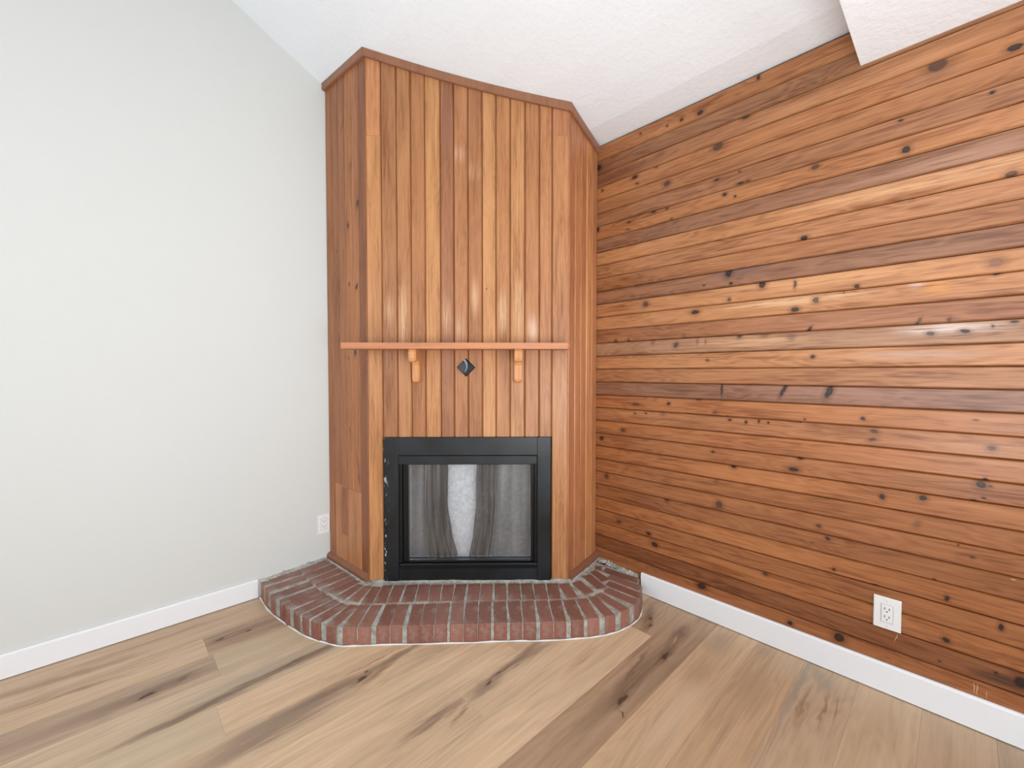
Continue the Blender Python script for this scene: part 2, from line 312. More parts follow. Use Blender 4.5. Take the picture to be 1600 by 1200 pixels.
# row -> list of (x0, x1, base, patches, knots)
ROWS = {
 0: [(XW, -2.67, A_, [], []), (-2.67, 0, A_, [], [])],
 1: [(XW, -2.67, B_, [], []), (-2.67, -1.45, (.50, .365, .25), [fp(-1.98, -.10, .40, .014, 1, rd, .55), fp(-2.28, -.16, .36, .03, -6, rd, .6), fp(-2.1, -.205, .5, .02, -2, lt, .5), fp(-1.75, -.19, .5, .02, 2, lt, .4)], []), (-1.45, 0, B_, [], [])],
 2: [(XW, -3.05, A_, [], []), (-3.05, -1.834, (.54, .40, .27), [fp(-2.25, -.29, .30, .018, -8, rd, .7), fp(-2.3, -.25, .3, .03, 0, (.44,.29,.2), .6), fp(-2.0, -.33, .4, .04, 0, lt, .7)], []),
     (-1.834, -.614, (.45, .32, .22), [fp(-1.70, -.30, .24, .05, 2, dk, .75), fp(-1.62, -.355, .3, .03, 2, dk2, .6), fp(-1.72, -.25, .2, .012, 4, dk, .6)], [fk(-1.781, -.301, .022, .008, 5, 0), fk(-1.672, -.312, .012, .005, 8, 0)]), (-.614, 0, A_, [], [])],
 3: [(XW, -3.04, B_, [], []), (-3.04, -1.822, (.42, .315, .225), [fp(-2.05, -.50, .26, .05, 0, dk, .75), fp(-2.3, -.50, .3, .05, 0, (.36, .24, .17), .7), fp(-1.93, -.44, .15, .02, 8, gy, .7), fp(-1.95, -.545, .2, .02, 0, (.55,.40,.27), .5)], [fk(-1.935, -.492, .022, .009, 30, 2), fk(-2.045, -.512, .03, .009, 10, 1)]),
     (-1.822, -.60, (.58, .435, .295), [], []), (-.6, 0, A_, [], [])],
 4: [(XW, -2.52, A_, [], []), (-2.52, -1.3, (.52, .41, .29), [fp(-1.72, -.705, .45, .028, 4, dk, .8), fp(-1.5, -.70, .25, .03, 3, dk, .6), fp(-1.95, -.735, .3, .025, 2, dk, .7), fp(-1.7, -.66, .4, .035, 2, gy, .7), fp(-1.4, -.735, .2, .02, 2, lt, .4)], [fk(-1.60, -.695, .05, .008, 4, 2)]), (-1.3, 0, A_, [], [])],
 5: [(XW, -1.866, (.60, .46, .31), [], []), (-1.866, -.646, (.585, .435, .295), [fp(-1.35, -.90, .3, .03, 2, (.48, .32, .2), .5), fp(-1.35, -.925, .2, .010, 2, (.35, .18, .1), .6)], [fk(-1.33,-.925,.03,.004,2,2)]), (-.646, 0, A_, [], [])],
 6: [(XW, -2.17, A_, [], []), (-2.17, -.95, (.56, .42, .285), [fp(-1.62, -.975, .35, .05, 2, dk, .9), fp(-1.75, -1.0, .4, .09, 0, (.34, .245, .175), .7), fp(-1.25, -.96, .28, .022, 4, dk2, .9), fp(-1.75, -1.03, .3, .04, 0, dk2, .8), fp(-1.36, -1.0, .12, .018, 14, rd, .8), fp(-1.1, -1.03, .2, .04, 0, (.48,.34,.23), .6)], [fk(-1.385, -.957, .010, .006, 0, 0), fk(-1.42, -.985, .035, .007, 12, 1)]), (-.95, 0, A_, [], [])],
 7: [(XW, -2.07, B_, [], []), (-2.07, -.85, (.60, .45, .305), [fp(-1.2, -1.2, .4, .03, 2, (.52, .37, .24), .4)], []), (-.85, 0, A_, [], [])],
 8: [(XW, -2.41, B_, [], []), (-2.41, -1.189, (.55, .41, .28), [fp(-1.32, -1.355, .22, .025, 3, dk, .7), fp(-1.24, -1.40, .07, .012, 20, dk, .6)], []), (-1.189, 0, (.585, .44, .30), [fp(-.95, -1.340, .28, .026, 1, dk, .8), fp(-1.1, -1.37, .12, .028, 2, dk2, .8), fp(-.78, -1.315, .12, .02, 4, dk, .7), fp(-.78, -1.355, .16, .02, 2, dk2, .6)], [fk(-1.00, -1.335, .018, .005, 10, 1), fk(-1.07, -1.352, .02, .004, 20, 1)])],
 9: [(XW, -1.548, A_, [], []), (-1.548, -.328, (.61, .46, .31), [fp(-.72, -1.525, .15, .012, 2, (.40, .21, .10), .8), fp(-.66, -1.51, .14, .022, 2, (.5,.32,.19), .6), fp(-.8, -1.6, .3, .03, 0, lt, .6)], []),
     (-.328, 0, (.40, .285, .19), [fp(-.2, -1.56, .16, .03, 20, dk, .7), fp(-.25, -1.59, .08, .025, 10, (.30, .17, .10), .8)], [fk(-.20, -1.572, .018, .009, 30, 1), fk(-.255, -1.60, .016, .006, 0, 1)])],
 10: [(XW, -1.3, B_, [], []), (-1.3, 0, (.385, .27, .18), [fp(-.62, -1.735, .55, .05, 0, dk, .6), fp(-.40, -1.75, .12, .028, 4, (.15, .095, .06), .75), fp(-.22, -1.728, .12, .03, 4, dk, .8), fp(-.72, -1.755, .14, .030, 2, (.15, .095, .06), .6), fp(-.74, -1.765, .09, .012, 2, (.45, .33, .22), .7), fp(-.55, -1.70, .2, .012, 8, dk, .7), fp(-.28, -1.735, .07, .006, 6, (.52, .40, .28), .8), fp(-.55, -1.80, .5, .02, 0, (.33,.22,.145), .6)], [fk(-.765, -1.765, .040, .010, 3, 1), fk(-.41, -1.757, .03, .011, 8, 1), fk(-.82, -1.80, .012, .004, 60, 0)])],
 11: [(XW, -1.15, A_, [], []), (-1.15, 0, (.52, .375, .245), [fp(-.40, -1.9, .16, .07, 0, (.46, .30, .18), .7), fp(-.15, -1.88, .15, .06, 0, (.43, .31, .21), .7), fp(-.7, -1.93, .25, .06, 0, lt, .6)], [])],
 12: [(XW, -.95, B_, [], []), (-.95, 0, (.47, .33, .21), [fp(-.35, -2.08, .2, .07, 0, (.44, .29, .17), .6), fp(-.06, -2.03, .08, .05, 20, (.40,.29,.2), .6), fp(-.12, -2.13, .1, .06, 0, (.53, .40, .27), .6)], [])],
 13: [(XW, -.75, A_, [], []), (-.75, 0, (.45, .335, .23), [fp(-.2, -2.195, .35, .018, 0, gy, .9), fp(-.30, -2.23, .16, .012, 0, rd, .8), fp(-.08, -2.24, .1, .04, 30, gy, .8), fp(-.28, -2.29, .14, .008, 2, (.30, .14, .08), .8), fp(-.25, -2.32, .12, .006, 2, (.30, .14, .08), .7), fp(-.35, -2.25, .12, .006, 2, (.28, .14, .08), .8)], [])],
 14: [(XW, -.55, B_, [], []), (-.55, 0, (.47, .35, .235), [fp(-.2, -2.42, .3, .04, 0, (.5, .34, .21), .6)], [])],
}
GENF = [wood('floor_vinyl', q, 'X', seed=40+i, contrast=.45, rings=.35, rough=.42, bump=.03, bx=.6, dark=tuple(a*.6 for a in q)) for i, q in enumerate((A_, B_, (.42, .3, .2)))]
nrow = int(math.ceil((5.2-.044)/.178))
for r in range(nrow+1):
    y1 = -.044-.178*(r-1) if r else 0.0; y0 = max(YW, -.044-.178*r)
    segs = ROWS.get(r)
    if not segs:
        x = XW; st = XW+.2+(r*.47 % 1.0); cuts = [XW]
        while st < -.15: cuts.append(st); st += 1.22
        cuts.append(0); segs = [(cuts[i], cuts[i+1], None, [], []) for i in range(len(cuts)-1)]
    for i, (x0, x1, base, pt, kn) in enumerate(segs):
        vis = base is not None and (pt or kn)
        if vis:
            m = wood('floor_vinyl', tuple(q*f for q, f in zip(base, (1.15, 1.08, 1.03))), 'X', seed=r*5.3+i*2.7, knots=kn, patches=pt, contrast=.5, rings=1.1, rough=.42, warp=.035, bump=.03, streak=.7, dark=tuple(a*.62 for a in base), knotcol=(.06, .035, .025), bx=.6)
        else: m = GENF[(r+i) % 3] if base is None else wood('floor_vinyl', base, 'X', seed=r*5.3+i*2.7, contrast=.42, rings=.4, rough=.42, bump=.03, bx=.6, dark=tuple(a*.62 for a in base))
        e = .00015; b = .0004
        V = [(x0+e, y0+e, -.006), (x1-e, y0+e, -.006), (x1-e, y1-e, -.006), (x0+e, y1-e, -.006), (x0+e, y0+e, -b), (x1-e, y0+e, -b), (x1-e, y1-e, -b), (x0+e, y1-e, -b),
             (x0+e+b, y0+e+b, 0), (x1-e-b, y0+e+b, 0), (x1-e-b, y1-e-b, 0), (x0+e+b, y1-e-b, 0)]
        F = [(0, 3, 2, 1), (8, 9, 10, 11)] + [(a+j, a+(j+1) % 4, a+4+(j+1) % 4, a+4+j) for a in (0, 4) for j in range(4)]
        mesh('plank', V, F, m, fl)

# ------------------------------------------------------------------ fireplace surround
FL, FR, LW, RW = Vector((-1.134, -.447, 0)), Vector((-.353, -1.171, 0)), Vector((-1.172, 0, 0)), Vector((0, -1.103, 0))
HZ = .106
sur = thing('fireplace_surround', 'tall cedar-boarded corner fireplace surround reaching the sloping ceiling', 'fireplace surround', ((FL.x+FR.x)/2, (FL.y+FR.y)/2, HZ))
def frame(P_, Q_):
    d = Q_-P_; return math.atan2(d.y, d.x), d.length
def place(o, P_, ang):
    o.rotation_euler = (0, 0, ang); o.location = (Vector((P_.x, P_.y, 0)) - sur.location); o.parent = sur
def ceil_at(P_, Q_, s):
    d = (Q_-P_).normalized(); return zc((P_+d*s).x)
def board(P_, Q_, s0, s1, z0, z1, tint, seed, knots=(), patches=(), dy=0, contrast=.9):
    """vertical board on the face P_->Q_ ; z1 None = up to the ceiling"""
    ang, L = frame(P_, Q_); c = .0062; e = .0011; t = .013
    sec = [(s0+e, t), (s0+e, dy+c), (s0+c, dy), (s1-c, dy), (s1-e, dy+c), (s1-e, t)]
    top = (lambda p: ceil_at(P_, Q_, p[0])-.003) if z1 is None else z1
    m = wood('cedar_board', tint, 'Z', seed=seed, knots=knots, patches=patches, contrast=contrast, rings=.55, rough=.38)
    V, F = prism_data(sec, z0, top, 'z')
    o = mesh('plank', V, F, m); place(o, P_, ang); return o
def sk(s, z, rs, rz, rot, k): return (s, 0, z, rs, 1, rz, (0, RX(rot), 0), k)
def sp(s, z, rs, rz, rot, c, st): return ((s, 0, z), (rs, 1, rz), (0, RX(rot), 0), c, st)
W = 1.0650/14
FB = [0, .080, .160, .234, .308, .388, .459, .533, .608, .680, .755, .832, .909, .976, 1.065]
FT = [(.60, .275, .115), (.42, .18, .085), (.50, .225, .10), (.44, .185, .082), (.60, .28, .115), (.37, .155, .085), (.48, .205, .095), (.42, .175, .08),
      (.62, .295, .125), (.50, .215, .09), (.58, .27, .115), (.47, .20, .088), (.50, .215, .095), (.52, .23, .10)]
sheen_col = (.70, .44, .25)  # window sheen above the shelf, painted into the front boards
FT = [(a*.66+.09, b*.66+.040, c*.66+.014) for a, b, c in FT]
FPT = {1: [sp(.115, 1.55, .03, .10, 0, sheen_col, .35)], 2: [sp(.19, 1.52, .03, .18, 0, sheen_col, .6), sp(.185, 1.75, .004, .16, 4, (.30,.13,.07), .5)], 5: [sp(.418, 1.52, .03, .12, 0, sheen_col, .5), sp(.42, 2.55, .04, .25, 0, (.26, .115, .07), .7)],
       6: [sp(.49, 2.36, .05, .05, 20, (.60, .34, .22), .55), sp(.49, 1.45, .03, .10, 0, (.60, .36, .22), .5)], 7: [sp(.56, 2.27, .05, .06, -30, (.56, .30, .18), .5), sp(.57, 1.62, .025, .12, 0, sheen_col, .5), sp(.58, 1.98, .04, .12, 30, (.33, .135, .07), .6), sp(.56,2.6,.04,.2,0,(.36,.15,.08),.5)],
       9: [sp(.715, 1.54, .03, .14, 0, sheen_col, .6)], 10: [sp(.80, 1.55, .03, .2, 0, sheen_col, .45)], 11: [sp(.875, 1.45, .035, .09, 0, (.66, .45, .33), .65)]}
for k in range(14):
    z0 = HZ if k in (0, 13) else .878
    tt = FT[k]; s0, s1 = FB[k], FB[k+1]
    kn = [sk(.06, 2.60, .004, .006, 0, 2)] if k == 0 else ([sk(.63, 1.66, .003, .004, 0, 1)] if k == 8 else [])
    if k == 0:
        board(FL, FR, s0, s1, z0, 2.452, tt, 101, kn); board(FL, FR, s0, s1, 2.453, None, (.52, .225, .098), 141)
    elif k == 13:
        board(FL, FR, s0, s1, z0, 2.459, tt, 114); board(FL, FR, s0, s1, 2.460, None, (.42, .175, .08), 151)
    else:
        board(FL, FR, s0, s1, z0, None, tt, 101+k, kn, FPT.get(k, ()), dy=random.uniform(-.0008, .0008))
WL = .4486/6
LT = [(.42, .17, .07), (.40, .165, .07), (.43, .18, .08), (.52, .22, .09), (.50, .21, .088), (.31, .12, .055)]
LT = [(a*.80, b*.74, c*.68) for a, b, c in LT]
LK = {2: [sk(.205, 2.594, .008, .03, 20, 2)], 3: [sk(.297, 2.352, .012, .03, 20, 2), sk(.262, 2.03, .010, .018, 0, 0), sk(.269, 1.708, .007, .010, 0, 0), sk(.255, 1.30, .005, .008, 0, 0), sk(.26, .9, .005, .012, 0, 1)],
      4: [sk(.361, 2.125, .012, .022, 10, 1), sk(.346, 1.684, .010, .018, 30, 0), sk(.325, 1.332, .010, .022, 0, 0), sk(.341, .72, .008, .06, -15, 2), sk(.35, .64, .006, .03, -15, 1)], 1: [sk(.126, 1.918, .005, .01, 0, 1)]}
jz = {1: [.571], 2: [.285, .558], 3: [.562], 4: [.564]}
for k in range(6):
    cuts = [HZ] + jz.get(k, []) + [None]
    for i in range(len(cuts)-1):
        t = LT[k]
        if i == 0 and len(cuts) > 2: t = tuple(a*b for a, b in zip((.47, .20, .085), (1, 1, 1)))
        board(LW, FL, k*WL, (k+1)*WL, cuts[i] + (.001 if i else 0), cuts[i+1], t, 201+k*3+i, LK.get(k, []) if i == len(cuts)-2 else [], dy=random.uniform(-.001, .001))
WR = .3595/5
RT = [(.40, .16, .072), (.46, .19, .08), (.44, .18, .075), (.55, .24, .095), (.46, .19, .078)]
for k in range(5):
    cuts = [HZ, .267, None] if k == 2 else [HZ, None]
    for i in range(len(cuts)-1):
        board(FR, RW, k*WR, (k+1)*WR, cuts[i] + (.001 if i else 0), cuts[i+1], RT[k], 301+k*3+i, dy=random.uniform(-.001, .001))
# hollow backing behind the boards (three panels; the front one leaves the firebox opening free)
def panel(P_, Q_, s0, s1, z0, z1):
    ang, L = frame(P_, Q_); sec = [(s0, .0135), (s1, .0135), (s1, .030), (s0, .030)]
    V, F = prism_data(sec, z0, (lambda p: ceil_at(P_, Q_, p[0])-.01) if z1 is None else z1, 'z')
    o = mesh('backing_panel', V, F, M_BACK); place(o, P_, ang)
panel(LW, FL, .0, .43, HZ, None); panel(FR, RW, .02, .355, HZ, None)
panel(FL, FR, .02, .08, HZ, .87); panel(FL, FR, .98, 1.045, HZ, .87); panel(FL, FR, .02, 1.045, .885, None)
# trims
def offs(pts, d):   # offset polyline outward (to the right-hand side facing the room) by d, ends kept on the walls
    n = []
    for a, b in zip(pts[:-1], pts[1:]):
        v = (b-a).normalized(); n.append(Vector((v.y, -v.x, 0)))
    res = [pts[0] + n[0]*d]
    for i in range(1, len(pts)-1):
        m_ = (n[i-1]+n[i]).normalized(); res.append(pts[i] + m_*(d/m_.dot(n[i])))
    res.append(pts[-1] + n[-1]*d); res[0].y = 0; res[-1].x = 0; return res
pts = [LW, FL, FR, RW]; oc = offs(pts, .018); inn = offs(pts, .0002)
TR = wood('cap_trim', (.30, .135, .075), 'Z', seed=8, contrast=.4, rough=.4)
TRD = wood('base_trim', (.27, .11, .06), 'X', seed=9, contrast=.4, rough=.35)
for i in range(3):
    nseg = 8; V = []; F = []
    for j in range(nseg+1):
        a = inn[i].lerp(inn[i+1], j/nseg); b = oc[i].lerp(oc[i+1], j/nseg)
        za, zb2 = zc(a.x)-.001, zc(b.x)-.001
        ht = .040
        V += [(a.x, a.y, za), (b.x, b.y, zb2), (b.x, b.y, zb2-ht+.004), (b.x+(a.x-b.x)*.25, b.y+(a.y-b.y)*.25, zb2-ht), (a.x, a.y, zb2-ht)]
    for j in range(nseg):
        for q in range(5): F.append((j*5+q, j*5+(q+1) % 5, (j+1)*5+(q+1) % 5, (j+1)*5+q))
    F += [tuple(range(5)), tuple(range(nseg*5, nseg*5+5))]
    mesh('cap_trim', V, F, TR, sur, world=True)
for i, (A1, B1) in enumerate(((0, 1), (2, 3))):
    ob = offs(pts, .020); V = []; F = []
    p0, p1, q0, q1 = inn[A1], inn[B1], ob[A1], ob[B1]
    if i == 0: p1 = p0.lerp(p1, .985); q1 = q0.lerp(q1, .965)
    else: p0 = p1.lerp(p0, .93); q0 = q1.lerp(q0, .90)
    for a, b in ((p0, q0), (p1, q1)):
        V += [(a.x, a.y, HZ-.004), (b.x, b.y, HZ-.004), (b.x, b.y, HZ+.016), (b.x*.7+a.x*.3, b.y*.7+a.y*.3, HZ+.026), (a.x, a.y, HZ+.034)]
    F = [(q, (q+1) % 5, 5+(q+1) % 5, 5+q) for q in range(5)] + [tuple(range(5)), tuple(range(5, 10))]
    o = mesh('base_trim', V, F, TRD, sur, world=True); o['label'] = 'dark brown base moulding'

ANG, FLEN = frame(FL, FR)
dirF = (FR-FL).normalized(); nF = Vector((dirF.y, -dirF.x, 0))
def fpos(s, out, z): p = FL + dirF*s + nF*out; return (p.x, p.y, z)

# ------------------------------------------------------------------ mantel shelf
ms = thing('mantel_shelf', 'narrow cedar mantel shelf on two curved brackets across the surround', 'shelf', fpos(.53, 0, 1.3376), ANG)
dy0 = .1385
SHM = wood('mantel_wood', (.52, .215, .10), 'X', seed=31, contrast=.45, rough=.4)
# plan outline follows the surround corner at the left end, cut at an angle
zt = 1.3685-1.3376
outl = [(-.575, -.0015), (-.575-.045, -.055), (-.575-.045, -.128), (-.575-.040, -dy0), (.513, -dy0), (.523, -.1285), (.523, -.0015)]
bm = bmesh.new(); vs = [bm.verts.new((x, y, 0)) for x, y in outl]; f = bm.faces.new(vs)
ex = bmesh.ops.extrude_face_region(bm, geom=[f]); bmesh.ops.translate(bm, verts=[v for v in ex['geom'] if isinstance(v, bmesh.types.BMVert)], vec=(0, 0, zt))
bmesh.ops.recalc_face_normals(bm, faces=bm.faces); bmesh.ops.bevel(bm, geom=bm.edges[:], offset=.003, segments=2, affect='EDGES')
m = bpy.data.meshes.new('shelf_board'); bm.to_mesh(m); bm.free(); m.materials.append(SHM); link(bpy.data.objects.new('shelf_board', m), ms)
BRM = wood('bracket_wood', (.62, .28, .11), 'Z', seed=33, contrast=.5, rough=.35)
def bracket(s):
    # side profile (out, z) relative to shelf underside
    pr = [(.0005, 0), (.116, 0), (.121, -.012), (.121, -.045), (.116, -.060), (.104, -.067), (.092, -.064), (.080, -.052), (.062, -.050), (.046, -.060), (.036, -.080), (.034, -.110), (.034, -.150), (.030, -.163), (.020, -.170), (.008, -.170), (.0005, -.166)]
    hw = .0195
    bm = bmesh.new(); vs = [bm.verts.new((s-hw, -a, b)) for a, b in pr]; f = bm.faces.new(vs)
    ex = bmesh.ops.extrude_face_region(bm, geom=[f]); bmesh.ops.translate(bm, verts=[v for v in ex['geom'] if isinstance(v, bmesh.types.BMVert)], vec=(hw*2, 0, 0))
    bmesh.ops.recalc_face_normals(bm, faces=bm.faces)
    es = [e for e in bm.edges if abs(e.verts[0].co.x-e.verts[1].co.x) < 1e-5 and max(v.co.y for v in e.verts) < -.002]
    bmesh.ops.bevel(bm, geom=es, offset=.005, segments=2, affect='EDGES')
    m = bpy.data.meshes.new('bracket'); bm.to_mesh(m); bm.free(); m.materials.append(BRM)
    link(bpy.data.objects.new('bracket', m), ms)
bracket(.262-.53); bracket(.795-.53)

# ------------------------------------------------------------------ black diamond plate
blk = plain('black_gloss_metal', (.012, .016, .020), .28, .3)
dm = thing('damper_handle', 'small black diamond-shaped metal plate with lever, on the boards under the mantel shelf', 'handle', fpos(.522, 0, 1.246), ANG)
bm = bmesh.new(); r0, r1 = .048, .041
ring0 = [bm.verts.new((r0*math.cos(a), -.0005, r0*math.sin(a))) for a in (0, math.pi/2, math.pi, 3*math.pi/2)]
ring1 = [bm.verts.new((r0*math.cos(a), -.006, r0*math.sin(a))) for a in (0, math.pi/2, math.pi, 3*math.pi/2)]
ring2 = [bm.verts.new((r1*math.cos(a), -.010, r1*math.sin(a))) for a in (0, math.pi/2, math.pi, 3*math.pi/2)]
bm.faces.new(ring0); bm.faces.new(ring2)
for a, b in ((ring0, ring1), (ring1, ring2)):
    for i in range(4): bm.faces.new((a[i], a[(i+1) % 4], b[(i+1) % 4], b[i]))
bmesh.ops.recalc_face_normals(bm, faces=bm.faces)
m = bpy.data.meshes.new('plate'); bm.to_mesh(m); bm.free(); m.materials.append(blk); link(bpy.data.objects.new('plate', m), dm)
# folded square cover, turned a little and standing off the left half of the plate
bm = bmesh.new(); bmesh.ops.create_cube(bm, size=1)
for v in bm.verts: v.co = Vector((v.co.x*.044, v.co.y*.018-.021, v.co.z*.044))
bmesh.ops.bevel(bm, geom=bm.edges[:], offset=.004, segments=2, affect='EDGES')
bmesh.ops.rotate(bm, verts=bm.verts, cent=(0, 0, 0), matrix=Matrix.Rotation(RX(45), 3, 'Y'))
bmesh.ops.translate(bm, verts=bm.verts, vec=(-.012, 0, 0))
m = bpy.data.meshes.new('cover'); bm.to_mesh(m); bm.free(); m.materials.append(plain('black_satin_metal', (.02, .026, .035), .35)); link(bpy.data.objects.new('cover', m), dm)
lv = [(-.014, .042), (-.004, .036), (.004, .022), (.008, .006), (.004, -.010), (-.002, -.024)]
V = []; F = []
for i, (a, b) in enumerate(lv):
    wd = .005 if i < 3 else .003
    V += [(a-wd, -.032, b), (a+wd, -.032, b+.003), (a+wd, -.037, b+.003), (a-wd, -.037, b)]
for i in range(len(lv)-1):
    for q in range(4): F.append((i*4+q, i*4+(q+1) % 4, i*4+4+(q+1) % 4, i*4+4+q))
F += [(0, 1, 2, 3), tuple(range(len(V)-4, len(V)))]
o = mesh('lever', V, F, plain('steel_lever', (.24, .26, .29), .25, .8), dm); o['label'] = 'curved steel lever'

# ------------------------------------------------------------------ fireplace insert
ins = thing('fireplace_insert', 'black metal fireplace insert with glass front and mesh curtains', 'fireplace', fpos(.5285, 0, HZ+.001), ANG)
def L_(s, z): return s-.5285, z-HZ-.001
g = NT('black_painted_steel'); co = g.n('ShaderNodeTexCoord').outputs['Object']
sep = g.n('ShaderNodeSeparateXYZ', inp={0: co})
nz = g.noise(g.mapping(co, rot=(0, RX(35), 0), sc=(60, 20, 22)), 1.6, 3, .6).outputs[0]
edge = g.smooth(sep.outputs[0], -.412, -.440)
chips = g.math('MULTIPLY', edge, g.smooth(nz, .60, .64))
n2 = g.noise(co, 5, 3).outputs[0]
cc = g.mix(g.smooth(n2, .35, .7), (.004, .005, .006), (.011, .014, .018))
spk = g.noise(co, 150, 1).outputs[0]
cc = g.mix(g.math('MULTIPLY', g.smooth(spk, .76, .80), .35), cc, (.3, .3, .3))
cc = g.mix(g.math('MULTIPLY', chips, .8), cc, (.42, .47, .50))
STEEL = g.fin(cc, g.math('MULTIPLY_ADD', n2, .30, .22), .0, .42)
def flange():
    o0, o1, i0, i1, z0, z1, zi0, zi1 = .086, .971, .163, .900, HZ+.001, .877, .177, .781
    bx = [((o0, z0), (i0, z1)), ((i1, z0), (o1, z1)), ((i0, zi1), (i1, z1)), ((i0, z0), (i1, zi0))]
    names = ['side_panel', 'side_panel', 'top_panel', 'bottom_panel']
    for nm, (a, b) in zip(names, bx):
        (x0, q0), (x1, q1) = L_(*a), L_(*b)
        box(nm, (x0, -.012 if nm != 'bottom_panel' else -.008, q0), (x1, .02, q1), STEEL, ins, .0015)
flange()
def ibox(nm, s0, s1, z0, z1, y0, y1, mat=STEEL, bev=.002):
    (x0, q0), (x1, q1) = L_(s0, z0), L_(s1, z1); return box(nm, (x0, y0, q0), (x1, y1, q1), mat, ins, bev)
DS = plain('black_door_frame', (.004, .005, .006), .3, 0, .3)
ibox('top_rail', .164, .899, .733, .780, -.020, .012, STEEL, .004)
ibox('bottom_rail', .166, .899, .1775, .204, -.020, .012, DS, .004)
ibox('door_stile', .164, .181, .2045, .7325, -.006, .02, DS); ibox('door_stile', .884, .899, .2045, .7325, -.006, .02, DS)
ibox('inner_stile', .182, .211, .2045, .7325, .006, .02, DS); ibox('inner_stile', .866, .8835, .2045, .7325, .006, .02, DS)
ibox('lower_track', .212, .865, .2045, .213, .000, .02, DS)
g = NT('clear_glass'); t = g.t
tr = g.n('ShaderNodeBsdfTransparent'); gl = g.n('ShaderNodeBsdfGlossy', inp={0: (1, 1, 1, 1), 1: .05})
lw = g.n('ShaderNodeFresnel', inp={0: 1.5}); mx = g.n('ShaderNodeMixShader', inp={0: lw.outputs[0], 1: tr.outputs[0], 2: gl.outputs[0]})
t.links.new(mx.outputs[0], g.out.inputs[0]); GLASS = g.m
ibox('glass_pane', .212, .865, .2135, .732, .013, .017, GLASS, 0)
# light grey panel right behind the curtains
g = NT('grey_panel'); co = g.n('ShaderNodeTexCoord').outputs['Object']
n1 = g.noise(co, 60, 3).outputs[0]; PANEL = g.fin(g.mix(g.smooth(n1, .3, .7), (.52, .53, .56), (.66, .67, .70)), .6)
ibox('back_panel', .20, .878, .19, .745, .092, .100, PANEL, 0)
ibox('firebox_side', .196, .2, .19, .745, .021, .092, DS, 0); ibox('firebox_side', .878, .882, .19, .745, .021, .092, DS, 0)
ibox('firebox_top', .2, .878, .741, .745, .021, .0915, DS, 0); ibox('firebox_floor', .2, .878, .19, .194, .021, .0915, DS, 0)
# mesh curtains
g = NT('wire_mesh'); uv = g.n('ShaderNodeUVMap').outputs[0]; sx = g.n('ShaderNodeSeparateXYZ', inp={0: uv})
P_M = .0042
def wires(c):
    f = g.math('FRACT', g.math('DIVIDE', c, P_M)); return g.math('GREATER_THAN', f, .31)
hole = g.math('MULTIPLY', wires(g.math('ADD', sx.outputs[0], sx.outputs[1])), wires(g.math('SUBTRACT', sx.outputs[0], sx.outputs[1])))
nn = g.noise(g.mapping(g.n('ShaderNodeTexCoord').outputs['Object'], sc=(2.4, 0, .13)), 14, 3).outputs[0]
g.fin(g.mix(g.smooth(nn, .3, .7), (.04, .04, .042), (.17, .17, .175)), .4, .5)
tr = g.n('ShaderNodeBsdfTransparent'); mx = g.n('ShaderNodeMixShader', inp={0: hole, 1: g.b.outputs[0], 2: tr.outputs[0]}); g.t.links.new(mx.outputs[0], g.out.inputs[0])
MESHM = g.m
def curtain(outer, edge, dense, side):
    N, Mz = 260, 24; z0, z1 = .2145, .731; V = []; F = []; U = []
    for j in range(Mz+1):
        v = j/Mz; z = z0+(z1-z0)*v; e = edge(z); arc = 0; px = py = None
        for i in range(N+1):
            u = i/N
            s = outer + (e-outer)*u
            # pleats tighten towards the drawn edge
            ph = 3.0*u + 2.2*max(0, u-dense)*2.4
            amp = (.004 + .026*max(0, min(1, (u-dense+.12)/.25)))*(.75+.25*math.sin(5*z+u*3))
            dn = max(0, min(1, (u-dense+.05)/.25))*max(0, min(1, (1-u)/.06))
            s += .016*dn*math.sin(2*(ph*2*math.pi + .6*math.sin(4*z)) + 1.0) + .006*dn*math.sin(ph*4*math.pi+3*z)
            y = .050 + amp*math.sin(ph*2*math.pi + .6*math.sin(4*z)) + .004*math.sin(9*u+2*z)
            if px is not None: arc += math.hypot(s-px, y-py)
            px, py = s, y
            x_, z_ = L_(s, z); V.append((x_, y, z_)); U.append((arc, z))
    for j in range(Mz):
        for i in range(N):
            a = j*(N+1)+i; F.append((a, a+1, a+N+2, a+N+1))
    o = mesh('mesh_curtain', V, F, MESHM, ins, smooth=True)
    ul = o.data.uv_layers.new(name='UVMap')
    for lp in o.data.loops: ul.data[lp.index].uv = U[lp.vertex_index]
    return o
def interp(z, pts):
    for (a, b), (c, d) in zip(pts[:-1], pts[1:]):
        if z <= c:
            t = (z-a)/(c-a); t = max(0, min(1, t)); t = t*t*(3-2*t)*.5+t*.5; return b+(d-b)*t
    return pts[-1][1]
curtain(.213, lambda z: interp(z, [(.21, .466), (.35, .432), (.50, .409), (.62, .411), (.735, .414)]), .38, 1)
curtain(.864, lambda z: interp(z, [(.21, .531), (.35, .556), (.50, .572), (.62, .573), (.735, .578)]), .62, -1)

